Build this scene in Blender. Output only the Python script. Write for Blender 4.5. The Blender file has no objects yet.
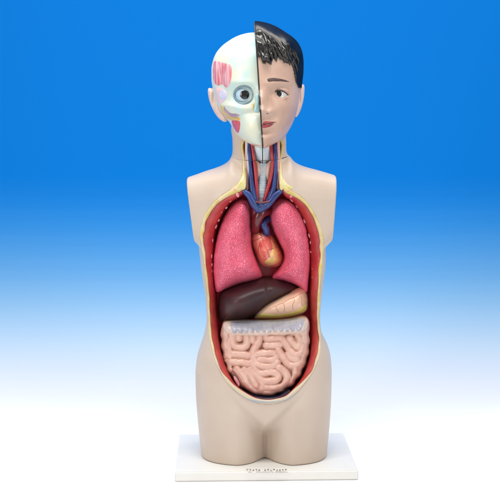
import bpy, bmesh, math, random
import numpy as np
from mathutils import Vector, geometry, noise
from mathutils.bvhtree import BVHTree
R = math.radians
random.seed(4)
sc = bpy.context.scene
col = sc.collection

# ------------------------------------------------------------------ camera
FPX, PITCH, CAM = 1094.0, R(7.4), Vector((0, -2.325, 0.75))
cd = bpy.data.cameras.new('camera'); cam = bpy.data.objects.new('camera', cd); col.objects.link(cam)
cam.location = CAM; cam.rotation_euler = (math.pi/2 - PITCH, 0, 0)
cd.sensor_width = 36; cd.lens = 36*FPX/500; cd.clip_start = .05; cd.clip_end = 100
sc.camera = cam
# ------------------------------------------------------------------ studio light
w = bpy.data.worlds.new('World'); sc.world = w; w.use_nodes = True
w.node_tree.nodes['Background'].inputs[0].default_value = (1, 1, 1, 1)
w.node_tree.nodes['Background'].inputs[1].default_value = 0.44
def area(name, loc, target, sx, sy, power, colr=(1, 1, 1)):
    l = bpy.data.lights.new(name, 'AREA'); l.shape = 'RECTANGLE'; l.size = sx; l.size_y = sy
    l.energy = power; l.color = colr
    o = bpy.data.objects.new(name, l); col.objects.link(o); o.location = loc
    o.rotation_euler = (Vector(target)-Vector(loc)).to_track_quat('-Z', 'Y').to_euler()
    return o
area('softbox', (-1.5, -1.5, 1.05), (0, 0, .45), .45, 1.2, 12.5)
area('softbox', (1.7, -1.7, 1.0), (0, 0, .45), .6, 1.4, 9)
area('softbox', (0, -.75, 2.1), (0, 0, .6), .7, .4, 8.5)
area('backdrop_lamp', (0, -.9, 2.5), (0, 1.0, .1), 2.6, .6, 23)
area('top_lamp', (0, .25, 2.0), (0, .3, 0), 2.6, .8, 32)
sc.view_settings.view_transform = 'Standard'; sc.view_settings.look = 'None'
sc.view_settings.exposure = 0; sc.view_settings.gamma = 1
sc.render.engine = 'CYCLES'

# ------------------------------------------------------------------ helpers
FW = Vector((0, math.cos(PITCH), -math.sin(PITCH))); UP = Vector((0, math.sin(PITCH), math.cos(PITCH)))
def ray(px, py): return FW + Vector(((px-250)/FPX, 0, 0)) - UP*((py-250)/FPX)
def P(px, py, Y):
    d = ray(px, py); return CAM + d*((Y-CAM.y)/d.y)
def PX(v):
    r = v-CAM; k = r.dot(FW); return 250+FPX*r.x/k, 250-FPX*r.dot(UP)/k
def s2l(c):
    return tuple(((x/255)/12.92 if x/255 <= .04045 else ((x/255+.055)/1.055)**2.4) for x in c)
def pchip(tab, x, k):
    xs = [t[0] for t in tab]; ys = [t[k] for t in tab]; n = len(xs)
    if x <= xs[0]: return ys[0]
    if x >= xs[-1]: return ys[-1]
    h = [xs[i+1]-xs[i] for i in range(n-1)]; d = [(ys[i+1]-ys[i])/h[i] for i in range(n-1)]
    def m(i):
        if i == 0: return d[0]
        if i == n-1: return d[-1]
        return 0 if d[i-1]*d[i] <= 0 else 2*d[i-1]*d[i]/(d[i-1]+d[i])
    i = max(j for j in range(n-1) if xs[j] <= x); t = (x-xs[i])/h[i]
    return (2*t**3-3*t*t+1)*ys[i]+(t**3-2*t*t+t)*h[i]*m(i)+(-2*t**3+3*t*t)*ys[i+1]+(t**3-t*t)*h[i]*m(i+1)
def catmull(pts, n=6, closed=False):
    out = []; N = len(pts); rng = range(N) if closed else range(N-1)
    for i in rng:
        if closed: a, b, c, d = pts[i-1], pts[i], pts[(i+1) % N], pts[(i+2) % N]
        else: a, b, c, d = pts[max(i-1, 0)], pts[i], pts[i+1], pts[min(i+2, N-1)]
        for k in range(n):
            t = k/n
            out.append(tuple(.5*((2*q)+(r-p)*t+(2*p-5*q+4*r-s)*t*t+(3*q-p-3*r+s)*t**3) for p, q, r, s in zip(a, b, c, d)))
    if not closed: out.append(tuple(pts[-1]))
    return out
def smooth(a, b, x):
    t = max(0, min(1, (x-a)/(b-a))); return t*t*(3-2*t)
def gs(x, y, cx, cy, sx, sy): return math.exp(-((x-cx)/sx)**2-((y-cy)/sy)**2)

def mat(name, c, rough=.38, c2=None, scale=25, amt=.5, bump=0, bscale=200, vor=0, vscale=260, coat=.3, sss=0, stretch=None, spec=.5, ramp=(.35, .65)):
    m = bpy.data.materials.new(name); m.use_nodes = True; nt = m.node_tree; b = nt.nodes['Principled BSDF']
    b.inputs['Base Color'].default_value = (*s2l(c), 1); b.inputs['Roughness'].default_value = rough
    b.inputs['Coat Weight'].default_value = coat; b.inputs['Coat Roughness'].default_value = .12
    b.inputs['Specular IOR Level'].default_value = spec
    if sss:
        b.inputs['Subsurface Weight'].default_value = sss; b.inputs['Subsurface Radius'].default_value = (1, .5, .35)
        b.inputs['Subsurface Scale'].default_value = .004
    tc = nt.nodes.new('ShaderNodeTexCoord'); src = tc.outputs['Object']
    if stretch:
        mp = nt.nodes.new('ShaderNodeMapping'); mp.inputs['Scale'].default_value = stretch
        nt.links.new(src, mp.inputs[0]); src = mp.outputs[0]
    if c2 is None: c2 = tuple(max(0, x-7) for x in c)
    n = nt.nodes.new('ShaderNodeTexNoise'); n.inputs['Scale'].default_value = scale; n.inputs['Detail'].default_value = 4
    nt.links.new(src, n.inputs['Vector'])
    r = nt.nodes.new('ShaderNodeValToRGB'); r.color_ramp.elements[0].position = ramp[0]; r.color_ramp.elements[1].position = ramp[1]
    r.color_ramp.elements[0].color = (*s2l(c), 1); r.color_ramp.elements[1].color = (*s2l(c2), 1)
    nt.links.new(n.outputs[0], r.inputs[0]); nt.links.new(r.outputs[0], b.inputs['Base Color'])
    prev = None
    if bump:
        n2 = nt.nodes.new('ShaderNodeTexNoise'); n2.inputs['Scale'].default_value = bscale; n2.inputs['Detail'].default_value = 3
        nt.links.new(src, n2.inputs['Vector'])
        bp = nt.nodes.new('ShaderNodeBump'); bp.inputs['Strength'].default_value = bump; bp.inputs['Distance'].default_value = .001
        nt.links.new(n2.outputs[0], bp.inputs['Height']); prev = bp
    if vor:
        v = nt.nodes.new('ShaderNodeTexVoronoi'); v.feature = 'DISTANCE_TO_EDGE'; v.inputs['Scale'].default_value = vscale
        nw = nt.nodes.new('ShaderNodeTexNoise'); nw.inputs['Scale'].default_value = vscale*.6
        mx = nt.nodes.new('ShaderNodeVectorMath'); mx.operation = 'MULTIPLY_ADD'
        nt.links.new(nw.outputs['Color'], mx.inputs[0]); mx.inputs[1].default_value = (.006, .006, .006)
        nt.links.new(src, nw.inputs['Vector']); nt.links.new(src, mx.inputs[2]); nt.links.new(mx.outputs[0], v.inputs['Vector'])
        mr = nt.nodes.new('ShaderNodeMapRange'); mr.inputs['From Max'].default_value = .22
        nt.links.new(v.outputs['Distance'], mr.inputs['Value'])
        bp = nt.nodes.new('ShaderNodeBump'); bp.inputs['Distance'].default_value = .0021
        ea = nt.nodes.new('ShaderNodeAttribute'); ea.attribute_name = 'rim'
        er = nt.nodes.new('ShaderNodeMapRange'); er.inputs['From Min'].default_value = 2; er.inputs['From Max'].default_value = 6; er.inputs['To Max'].default_value = vor
        nt.links.new(ea.outputs['Fac'], er.inputs['Value']); nt.links.new(er.outputs[0], bp.inputs['Strength'])
        nt.links.new(mr.outputs[0], bp.inputs['Height'])
        if prev: nt.links.new(prev.outputs[0], bp.inputs['Normal'])
        prev = bp
    if prev: nt.links.new(prev.outputs[0], b.inputs['Normal']); nt.links.new(prev.outputs[0], b.inputs['Coat Normal'])
    return m

M = dict(
 skin=mat('skin_plastic', (203, 185, 168), .45, (196, 177, 160), 9, bump=.25, bscale=38, sss=.1, coat=.06, spec=.33),
 face=mat('face_plastic', (210, 176, 154), .38, (198, 160, 140), 22, bump=.12, bscale=120, sss=.08, coat=.12, spec=.4),
 bone=mat('painted_bone', (226, 223, 196), .38, (182, 214, 214), 12, bump=.2, bscale=120, sss=.1, coat=.15, ramp=(.44, .66)),
 fat=mat('yellow_fat', (208, 186, 98), .4, (222, 204, 158), 60, bump=.5, bscale=260),
 fatg=mat('olive_fat', (198, 188, 104), .4, (218, 204, 158), 90, bump=.3),
 muscle=mat('red_muscle', (170, 44, 48), .38, (190, 70, 62), 40, bump=.5, bscale=300),
 wall=mat('cavity_wall', (176, 44, 56), .45, (140, 32, 44), 40, bump=.3),
 rib=mat('rib_cut', (212, 122, 132), .35, (226, 164, 164), 90),
 lung=mat('lung_pink', (246, 112, 138), .34, (234, 94, 122), 30, vor=.85, vscale=195, coat=.3, sss=.12),
 liver=mat('liver_brown', (66, 34, 36), .44, (50, 26, 29), 20, bump=.1, bscale=60, coat=0, spec=.42),
 heart=mat('heart_pink', (226, 158, 132), .28, (206, 92, 84), 34, bump=.3, coat=.5),
 heartfat=mat('heart_fat', (226, 200, 112), .28, (226, 170, 124), 80, bump=.4, coat=.4),
 stomach=mat('stomach_pink', (228, 184, 158), .3, (226, 182, 150), 50, bump=.3, coat=.4),
 oment=mat('omentum_yellow', (216, 200, 84), .3, (226, 212, 130), 90, bump=.4),
 gut=mat('gut_pink', (224, 182, 162), .3, (214, 166, 148), 40, bump=.35, bscale=130, coat=.4, sss=.08),
 colon=mat('colon_pale', (220, 192, 174), .34, (206, 184, 170), 60, bump=.3, bscale=200, coat=.2),
 colong=mat('colon_grey', (156, 158, 170), .28, (176, 172, 178), 40, bump=.3, coat=.2),
 blue=mat('vein_blue', (26, 46, 104), .3, (40, 70, 130), 60, coat=.3),
 red=mat('artery_red', (170, 32, 44), .28, (186, 50, 56), 60, coat=.5),
 dred=mat('aorta_red', (112, 18, 30), .28, (90, 16, 24), 60, coat=.5),
 cart=mat('cartilage', (196, 214, 224), .35, (222, 228, 226), 90, bump=.3),
 trach=mat('trachea_grey', (158, 174, 184), .35, (186, 196, 200), 90, bump=.3),
 thyro=mat('throat_muscle', (222, 188, 168), .35, (206, 158, 140), 60, bump=.3),
 hair=mat('black_hair', (12, 12, 13), .3, (20, 19, 20), 30, bump=.08, bscale=40, coat=.0, spec=.55),
 brow=mat('brow_brown', (58, 38, 34), .55, (92, 66, 56), 300),
 lip=mat('lip_red', (168, 66, 70), .32, (150, 52, 58), 80),
 white=mat('eye_white', (226, 224, 218), .16, coat=.6), black=mat('pupil_black', (10, 10, 12), .1, coat=.8),
 iris=mat('iris_brown', (40, 24, 20), .12, coat=.8), lid=mat('lash_dark', (50, 32, 30), .5),
 eyeb=mat('eyeball_blue', (204, 222, 232), .18, (180, 206, 222), 60, coat=.7),
 orbit=mat('orbit_grey', (104, 132, 142), .35, (140, 164, 168), 80),
 temporal=mat('temporal_muscle', (214, 104, 118), .42, (238, 200, 198), 60, stretch=(6, 1, .35), bump=.6, bscale=80, ramp=(.4, .66), coat=.1),
 lav=mat('lavender_pad', (198, 200, 226), .4, (222, 212, 220), 80), pinkp=mat('pink_tissue', (232, 186, 186), .4, (240, 212, 206), 60),
 nerve=mat('yellow_nerve', (230, 208, 84), .32, (226, 170, 70), 60), tendon=mat('purple_tendon', (168, 130, 140), .4, (190, 160, 160), 60),
 cyan=mat('nasal_cyan', (176, 220, 222), .35, (206, 232, 222), 80), gland=mat('red_gland', (206, 62, 62), .4, (226, 110, 96), 90, bump=.5),
 seam=mat('seam_dark', (40, 30, 28), .6), vein=mat('surface_vein', (158, 74, 66), .4), jaw=mat('jaw_line', (206, 150, 146), .4),
 blad=mat('bladder_blue', (160, 162, 168), .35, (186, 176, 164), 60), dblue=mat('pelvic_dark', (40, 44, 72), .35),
 board=mat('board_white', (231, 228, 221), .5, (226, 224, 217), 12, coat=.0, bump=.08, bscale=60, spec=.2), ink=mat('ink_grey', (150, 145, 136), .6),
 earm=mat('ear_skin', (230, 204, 188), .4, (222, 190, 174), 40, sss=.1),
)

# the fat along the cut edge is yellow round the chest and skin coloured round the belly
nt = M['fat'].node_tree; bs = nt.nodes['Principled BSDF']; old = bs.inputs['Base Color'].links[0].from_socket
sx = nt.nodes.new('ShaderNodeSeparateXYZ'); tcx = nt.nodes.new('ShaderNodeTexCoord'); nt.links.new(tcx.outputs['Object'], sx.inputs[0])
mrx = nt.nodes.new('ShaderNodeMapRange'); mrx.inputs['From Min'].default_value = .22; mrx.inputs['From Max'].default_value = .36; nt.links.new(sx.outputs['Z'], mrx.inputs['Value'])
mxx = nt.nodes.new('ShaderNodeMix'); mxx.data_type = 'RGBA'; nt.links.new(mrx.outputs[0], mxx.inputs[0]); mxx.inputs[6].default_value = (*s2l((208, 190, 160)), 1)
nt.links.new(old, mxx.inputs[7]); nt.links.new(mxx.outputs[2], bs.inputs['Base Color'])
# black lacquered hair: a dark body under an even clear gloss
nt = M['hair'].node_tree; bs = nt.nodes['Principled BSDF']; cs = bs.inputs['Base Color'].links[0].from_socket; ns_ = bs.inputs['Normal'].links[0].from_socket
df_ = nt.nodes.new('ShaderNodeBsdfDiffuse'); gl = nt.nodes.new('ShaderNodeBsdfAnisotropic'); gl.inputs['Roughness'].default_value = .24; mxs = nt.nodes.new('ShaderNodeMixShader'); mxs.inputs[0].default_value = .07; gl.inputs['Color'].default_value = (1, .96, .9, 1)
nt.links.new(cs, df_.inputs['Color']); nt.links.new(ns_, gl.inputs['Normal']); nt.links.new(df_.outputs[0], mxs.inputs[1]); nt.links.new(gl.outputs[0], mxs.inputs[2])
nt.links.new(mxs.outputs[0], [n for n in nt.nodes if n.type == 'OUTPUT_MATERIAL'][0].inputs['Surface'])
root = bpy.data.objects.new('anatomical_torso_model', None); col.objects.link(root)
root['label'] = 'armless human anatomy torso model with open chest and half skull face, on a white board'
root['category'] = 'anatomical model'
def link(name, me, m, parent=None, sm=True):
    o = bpy.data.objects.new(name, me); col.objects.link(o)
    for x in (m if isinstance(m, (list, tuple)) else [m]): me.materials.append(x)
    if sm: me.polygons.foreach_set('use_smooth', [True]*len(me.polygons))
    if parent: o.parent = parent
    return o
def mk(name, verts, faces, m, parent=None, sm=True, fix=True):
    me = bpy.data.meshes.new(name); me.from_pydata([tuple(v) for v in verts], [], faces)
    if fix:
        b = bmesh.new(); b.from_mesh(me); bmesh.ops.recalc_face_normals(b, faces=b.faces); b.to_mesh(me); b.free()
    return link(name, me, m, parent, sm)
def loft(rings, caps=True):
    V = []; F = []; n = len(rings[0])
    for r in rings: V += [tuple(v) for v in r]
    for i in range(len(rings)-1):
        for j in range(n):
            a = i*n+j; b = i*n+(j+1) % n; F.append((a, b, b+n, a+n))
    if caps: F.append(tuple(range(n))[::-1]); F.append(tuple(range((len(rings)-1)*n, len(rings)*n)))
    return V, F
def join(*vf):
    V = []; F = []
    for v, f in vf:
        o = len(V); V += list(v); F += [tuple(i+o for i in q) for q in f]
    return V, F
def tube(pts, rad, n=10, seg=6, closed=False, ends=True):
    """pts: world points; rad: number or list per point"""
    if not isinstance(rad, (list, tuple)): rad = [rad]*len(pts)
    q = catmull([(*p, r) for p, r in zip(pts, rad)], seg, closed)
    rings = []; prev = None
    for i, c in enumerate(q):
        p = Vector(c[:3]); a = Vector(q[max(i-1, 0)][:3]); b = Vector(q[min(i+1, len(q)-1)][:3]); t = (b-a).normalized()
        if prev is None: prev = t.orthogonal()
        u = (prev-t*prev.dot(t)).normalized(); prev = u; v = t.cross(u)
        rings.append([p+(u*math.cos(k*2*math.pi/n)+v*math.sin(k*2*math.pi/n))*c[3] for k in range(n)])
    if ends:
        def cap(i, s):
            p = Vector(q[i][:3]); t = (Vector(q[i+s][:3])-p).normalized(); r = q[i][3]
            return [[p-t*r*math.sin(f)+(v-p)*math.cos(f) for v in rings[i]] for f in (1.35, 1.0, .5)]
        rings = cap(0, 1)+rings+cap(len(q)-1, -1)[::-1]
    return loft(rings)
def ellipsoid(c, rx, ry, rz, tilt=0, nu=14, nv=10):
    rings = []
    for i in range(nv+1):
        f = -math.pi/2+.02+(math.pi-.04)*i/nv; r = []
        for k in range(nu):
            a = k*2*math.pi/nu; x = rx*math.cos(f)*math.cos(a); y = ry*math.cos(f)*math.sin(a); z = rz*math.sin(f)
            r.append((c[0]+x*math.cos(tilt)-z*math.sin(tilt), c[1]+y, c[2]+x*math.sin(tilt)+z*math.cos(tilt)))
        rings.append(r)
    return loft(rings)
def polydist(P0, pts):
    """signed distance (+inside) from each of pts (n,2) to closed polygon P0 (m,2)"""
    A = np.array(P0); B = np.roll(A, -1, 0); best = np.full(len(pts), 1e9); ins = np.zeros(len(pts), bool)
    for a, b in zip(A, B):
        d = b-a; L = max(d@d, 1e-12); t = np.clip(((pts-a)@d)/L, 0, 1); q = a+t[:, None]*d
        best = np.minimum(best, np.hypot(*(pts-q).T))
        c = ((a[1] > pts[:, 1]) != (b[1] > pts[:, 1]))
        xx = (b[0]-a[0])*(pts[:, 1]-a[1])/((b[1]-a[1]) if abs(b[1]-a[1]) > 1e-12 else 1e-12)+a[0]
        ins ^= c & (pts[:, 0] < xx)
    return np.where(ins, best, -best)
def fill(outline, cell):
    """outline (px), returns points (n,2), tris, dist"""
    xs = [p[0] for p in outline]; ys = [p[1] for p in outline]
    g = np.array([(x+(cell/2 if k % 2 else 0), y) for k, y in enumerate(np.arange(min(ys), max(ys), cell*.87)) for x in np.arange(min(xs), max(xs), cell)])
    d = polydist(outline, g); g = g[d > cell*.45]
    allp = [Vector(p) for p in outline]+[Vector(p) for p in g]
    n = len(outline)
    r = geometry.delaunay_2d_cdt(allp, [(i, (i+1) % n) for i in range(n)], [tuple(range(n))], 1, 1e-6)
    pts = np.array([tuple(v) for v in r[0]]); tris = [tuple(f) for f in r[2]]
    dd = np.maximum(polydist(outline, pts), 0)
    orig = r[3]
    bidx = {}
    for i, o in enumerate(orig):
        for k in o:
            if k < n: bidx[k] = i
    return pts, tris, dd, [bidx[k] for k in range(n) if k in bidx]
def relax(val, tris, fixed, it):
    E = set()
    for t in tris:
        for a, b in zip(t, t[1:]+t[:1]): E.add((min(a, b), max(a, b)))
    E = np.array(list(E)); val = np.array(val, float); dg_ = np.zeros(len(val)); np.add.at(dg_, E[:, 0], 1); np.add.at(dg_, E[:, 1], 1)
    dg_ = np.maximum(dg_, 1); fx = np.zeros(len(val), bool); fx[list(fixed)] = True; o = val.copy()
    for _ in range(it):
        s_ = np.zeros(len(val)); np.add.at(s_, E[:, 0], val[E[:, 1]]); np.add.at(s_, E[:, 1], val[E[:, 0]])
        nv = s_/dg_; val = np.where(fx, o, val*.3+nv*.7)
    return val
def relief(name, outline, m, parent, Yb, T, Rr, back=.01, cell=1.0, extra=None, n=5, yfun=None, pw=.5, rel=22):
    """a rounded solid: outline in the front view, real depth T, rounded over Rr, with a closed back"""
    out = catmull(outline, n, True)
    pts, tris, dd, bi = fill(out, cell)
    V = []
    H = relax([T*(1-(1-min(d/Rr, 1))**2)**pw for d in dd], tris, bi, rel)
    for (x, y), d, h in zip(pts, dd, H):
        if extra: h += extra(x, y, d)
        V.append(P(x, y, (yfun(x, y) if yfun else Yb)-h))
    cx = sum(p[0] for p in out)/len(out); cy = sum(p[1] for p in out)/len(out)
    F = [t for t in tris]; nb = len(bi); o = len(V)
    for i in bi:
        x, y = pts[i]; b = V[i]
        V.append(Vector((b.x, b.y+back*.5, b.z)))
    for i in bi:
        b = V[i]; c = P(cx, cy, b.y)
        V.append(Vector((c.x+(b.x-c.x)*.93, b.y+back, c.z+(b.z-c.z)*.93)))
    for k in range(nb):
        a = bi[k]; b = bi[(k+1) % nb]; c = o+k; d = o+(k+1) % nb
        F.append((a, b, d, c)); F.append((c, d, d+nb, c+nb))
    bb = [Vector((V[o+nb+k].x, V[o+nb+k].z)) for k in range(nb)]
    r = geometry.delaunay_2d_cdt(bb, [(i, (i+1) % nb) for i in range(nb)], [tuple(range(nb))], 1, 1e-9)
    mp = [q[0] for q in r[3]] if all(len(q) for q in r[3]) else None
    if mp and len(mp) == len(r[0]): F += [tuple(o+nb+mp[i] for i in f) for f in r[2]]
    ob = mk(name, V, F, m, parent)
    ra = ob.data.attributes.new('rim', 'FLOAT', 'POINT'); ra.data.foreach_set('value', list(dd)+[0.0]*(len(V)-len(dd)))
    return ob
def hit(bvh, px, py):
    d = ray(px, py).normalized(); h = bvh.ray_cast(CAM, d)
    if h[0] is not None and h[0].y < .03: return h[0]
    q = bvh.find_nearest(P(px, py, -.01)); return q[0]
def patch(name, outline, bvh, m, parent, th=.0015, Rr=1.5, cell=.8, n=5, extra=None, sink=.0008, closed=True, rel=0):
    """a thin raised solid lying on a curved surface"""
    out = catmull(outline, n, True) if closed else outline
    pts, tris, dd, bi = fill(out, cell); V = []; hs = [hit(bvh, x, y) for x, y in pts]
    if rel:
        yy = relax([h.y for h in hs], tris, [], rel); hs = [P(x, y, Y) for (x, y), Y in zip(pts, yy)]
    for (x, y), d, h in zip(pts, dd, hs):
        t = min(d/Rr, 1); e = th*(1-(1-t)**2)**.5+(extra(x, y, d) if extra else 0)-sink*(1-t)
        dirc = (CAM-h).normalized(); V.append(h+dirc*e)
    o = len(V); F = [t for t in tris]; nb = len(bi)
    for i in bi: V.append(V[i]-(CAM-V[i]).normalized()*.002)
    for k in range(nb):
        a = bi[k]; b = bi[(k+1) % nb]; F.append((a, b, o+(k+1) % nb, o+k))
    return mk(name, V, F, m, parent)
def bvh_of(o): return BVHTree.FromPolygons([v.co[:] for v in o.data.vertices], [tuple(p.vertices) for p in o.data.polygons])

# ------------------------------------------------------------------ backdrop sweep (white paper that runs up into a printed blue fade)
FZ = -.0215
prof = [(-3.2, FZ), (-.6, FZ), (.2, FZ), (.3, FZ)]
for k in range(1, 25):
    a = k/24*math.pi/2; prof.append((.3+.55*math.sin(a), FZ+.55*(1-math.cos(a))))
prof += [(.85, 1.0), (.85, 1.6), (.85, 3.2)]
prof2 = []; s = 0; arcs = []
for i, (a, b) in enumerate(zip(prof, prof[1:])):
    for k in range(8):
        prof2.append((a[0]+(b[0]-a[0])*k/8, a[1]+(b[1]-a[1])*k/8))
prof2.append(prof[-1])
for i, p in enumerate(prof2):
    if i: s += math.dist(p, prof2[i-1])
    arcs.append(s)
def arc_of(py):
    d = ray(250, py); best = None
    for i in range(len(prof2)-1):
        y0, z0 = prof2[i]; y1, z1 = prof2[i+1]
        # CAM + d t = p0 + (p1-p0) u
        den = d.y*(z1-z0)-d.z*(y1-y0)
        if abs(den) < 1e-12: continue
        t = ((y0-CAM.y)*(z1-z0)-(z0-CAM.z)*(y1-y0))/den
        u = ((CAM.y+d.y*t-y0)/(y1-y0)) if abs(y1-y0) > abs(z1-z0) else ((CAM.z+d.z*t-z0)/(z1-z0))
        if t > 0 and -1e-6 <= u <= 1+1e-6: best = arcs[i]+u*(arcs[i+1]-arcs[i]); break
    return best
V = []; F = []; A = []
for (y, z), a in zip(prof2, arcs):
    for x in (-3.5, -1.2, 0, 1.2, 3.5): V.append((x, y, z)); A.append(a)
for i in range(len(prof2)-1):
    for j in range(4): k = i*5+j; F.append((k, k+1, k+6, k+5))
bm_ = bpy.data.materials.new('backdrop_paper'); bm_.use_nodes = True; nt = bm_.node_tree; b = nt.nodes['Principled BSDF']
b.inputs['Roughness'].default_value = 1; b.inputs['Specular IOR Level'].default_value = 0
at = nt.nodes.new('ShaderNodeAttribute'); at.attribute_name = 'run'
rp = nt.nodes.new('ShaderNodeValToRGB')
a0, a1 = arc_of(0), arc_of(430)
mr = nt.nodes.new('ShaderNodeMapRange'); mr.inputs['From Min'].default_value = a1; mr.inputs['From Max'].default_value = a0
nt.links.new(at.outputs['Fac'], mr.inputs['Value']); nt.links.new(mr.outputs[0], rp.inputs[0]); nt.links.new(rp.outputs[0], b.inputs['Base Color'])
falloff_k = {430: .88, 412: .76, 400: .70, 385: .675, 368: .67, 350: .68, 325: .67, 300: .655, 275: .65, 250: .66, 225: .67, 200: .685, 175: .69, 0: .58}   # paper colour scaled row by row to cancel uneven lamp light
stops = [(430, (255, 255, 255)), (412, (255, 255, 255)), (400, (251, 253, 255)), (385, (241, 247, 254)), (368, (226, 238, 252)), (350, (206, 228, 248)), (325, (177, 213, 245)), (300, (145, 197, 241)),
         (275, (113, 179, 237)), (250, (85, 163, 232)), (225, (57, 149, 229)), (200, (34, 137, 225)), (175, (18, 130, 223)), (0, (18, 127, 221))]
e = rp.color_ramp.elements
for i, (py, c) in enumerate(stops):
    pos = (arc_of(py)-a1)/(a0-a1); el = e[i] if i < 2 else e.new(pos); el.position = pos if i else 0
    el.color = (*[falloff_k[py]*x for x in s2l(c)], 1)
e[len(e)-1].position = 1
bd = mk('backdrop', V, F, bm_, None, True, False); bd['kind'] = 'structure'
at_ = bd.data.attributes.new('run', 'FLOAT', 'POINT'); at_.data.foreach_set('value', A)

# ------------------------------------------------------------------ base board
YAW = R(1.8)
def rot(x, y): return (x*math.cos(YAW)-y*math.sin(YAW), x*math.sin(YAW)+y*math.cos(YAW))
bx, by = .031, .0075
bm = bmesh.new(); bmesh.ops.create_cube(bm, size=1)
for v in bm.verts: v.co = Vector((v.co.x*.3825, v.co.y*.266, v.co.z*.0208))
bmesh.ops.bevel(bm, geom=bm.edges[:], offset=.0022, segments=3, affect='EDGES')
for v in bm.verts:
    x, y = rot(v.co.x, v.co.y); v.co = Vector((x+bx, y+by, v.co.z-.0107))
me = bpy.data.meshes.new('base_board'); bm.to_mesh(me); bm.free()
board = link('base_board', me, M['board'], root, False)

# ------------------------------------------------------------------ body skin: torso + shoulder yoke + neck, fused
def zof(py): return P(250, py, 0).z
def xof(px, py): return P(px, py, 0).x
T_ = [(178, 208, 316, .070, .080), (190, 203, 320, .084, .094), (205, 201, 323, .094, .102), (225, 199, 325, .102, .105), (242, 198.8, 325.6, .106, .105), (260, 200.5, 325.4, .106, .100),
      (280, 203, 323.4, .103, .092), (300, 205.8, 321, .1, .085), (318, 206.6, 319.8, .099, .080), (330, 205, 321, .1, .082), (345, 200.4, 327.6, .102, .092),
      (355, 197.4, 330.2, .104, .1), (372, 195.6, 331.4, .104, .11), (392, 196, 331, .102, .112), (412, 197.4, 330, .1, .11), (430, 199, 328.6, .098, .102), (452, 201.5, 326.5, .094, .092)]
CXL = 264.8
def front(px, py, u, df):
    n = 2.7; body = df*(max(0, 1-abs(u)**n))**(1/n)
    if py < 368: return body
    yV = 417-abs(px-CXL)*.95; wv = smooth(-5, 15, py-yV)
    cL, cR = 231, 298.5
    hw = 33.7
    l = max(0, 1-abs((px-cL)/hw)**2.1)**(1/2.1); r = max(0, 1-abs((px-cR)/hw)**2.1)**(1/2.1)
    leg = df*max(l, r)
    g = .040
    k = .012
    hh = max(leg, g); leg = hh if abs(leg-g) > k else hh+(k-abs(leg-g))**2/(4*k)
    leg = min(leg, body*1.02+.0)
    mound = -.004*math.exp(-((py-yV)/7)**2)*smooth(12, 30, abs(px-CXL))*0
    crease = .0034*math.exp(-((py-yV-3)/4.2)**2)*smooth(1, 7, abs(px-CXL))*(1-smooth(26, 40, abs(px-CXL)))
    return body*(1-wv)+leg*wv-crease
rings = []
K = 200
for i in range(240):
    py = 178+(452-178)*i/239
    l, r, df, db = (pchip(T_, py, k) for k in (1, 2, 3, 4)); z = zof(py) if i < 239 else .0003
    ring = []
    for k in range(K):
        a = k*2*math.pi/K; ca, sa = math.cos(a), math.sin(a); e = 2/2.7
        u = math.copysign(abs(ca)**e, ca); px = (l+r)/2+u*(r-l)/2
        Y = -front(px, py, u, df) if sa > 0 else db*abs(sa)**.8
        ring.append((xof(px, py), Y, z))
    rings.append(ring)
A1 = loft(rings)
slices = [((186.9, 178), (195.3, 240), .050), ((190.5, 176.8), (198.5, 243), .056), ((197, 174.6), (203, 248), .064), ((206, 171.4), (210, 250), .074), ((215, 168.6), (217, 252), .084),
          ((223, 165.3), (224, 254), .090), ((228.5, 161.5), (229, 254), .092), ((232, 157), (232, 254), .092), ((240, 160), (240, 254), .092), ((262, 162), (262, 254), .09), ((281, 160), (283, 254), .092), ((289, 155.5), (291, 254), .092),
          ((293, 160.5), (294, 254), .090), ((299, 164.8), (300, 254), .086), ((308, 168), (308, 252), .078), ((318, 170.6), (316, 250), .068), ((328, 173.5), (324, 246), .058), ((336, 176), (331, 239), .050)]
sl = catmull([(*a, *b, c) for a, b, c in slices], 4)
rings = []
for xt, yt, xb, yb, hd in sl:
    t = P(xt, yt, 0); bt = P(xb, yb, 0); m_ = (t+bt)/2; h = (t-bt)/2; ring = []
    for k in range(48):
        a = k*2*math.pi/48; ca, sa = math.cos(a), math.sin(a)
        q = m_+h*math.copysign(abs(ca)**.5, ca)+Vector((0, math.copysign(abs(sa)**.6, sa)*hd, 0))
        # the trapezius slopes: the crest of the shoulder sits back, the chest forward
        q.y += .012*ca; ring.append(q)
    rings.append(ring)
A2 = loft(rings)
Nk = [(116, 236, 282, .02, .05), (128, 231, 286, .045, .062), (140, 232.4, 286.2, .052, .066), (150, 232.6, 286.4, .055, .068), (157, 231.5, 287.8, .058, .07), (163, 229, 291, .062, .074), (170, 225, 296, .066, .08), (185, 222, 300, .07, .08)]
rings = []
for i in range(40):
    py = 116+(185-116)*i/39; l, r, df, db = (pchip(Nk, py, k) for k in (1, 2, 3, 4)); ring = []
    for k in range(48):
        a = k*2*math.pi/48; ca, sa = math.cos(a), math.sin(a); u = math.copysign(abs(ca)**.85, ca)
        ring.append((xof((l+r)/2+u*(r-l)/2, py), -df*abs(sa)**.85 if sa > 0 else db*abs(sa)**.85, zof(py)))
    rings.append(ring)
A3 = loft(rings)
tmp = mk('torso_skin', *join(A1, A2, A3), M['skin'], root)
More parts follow.
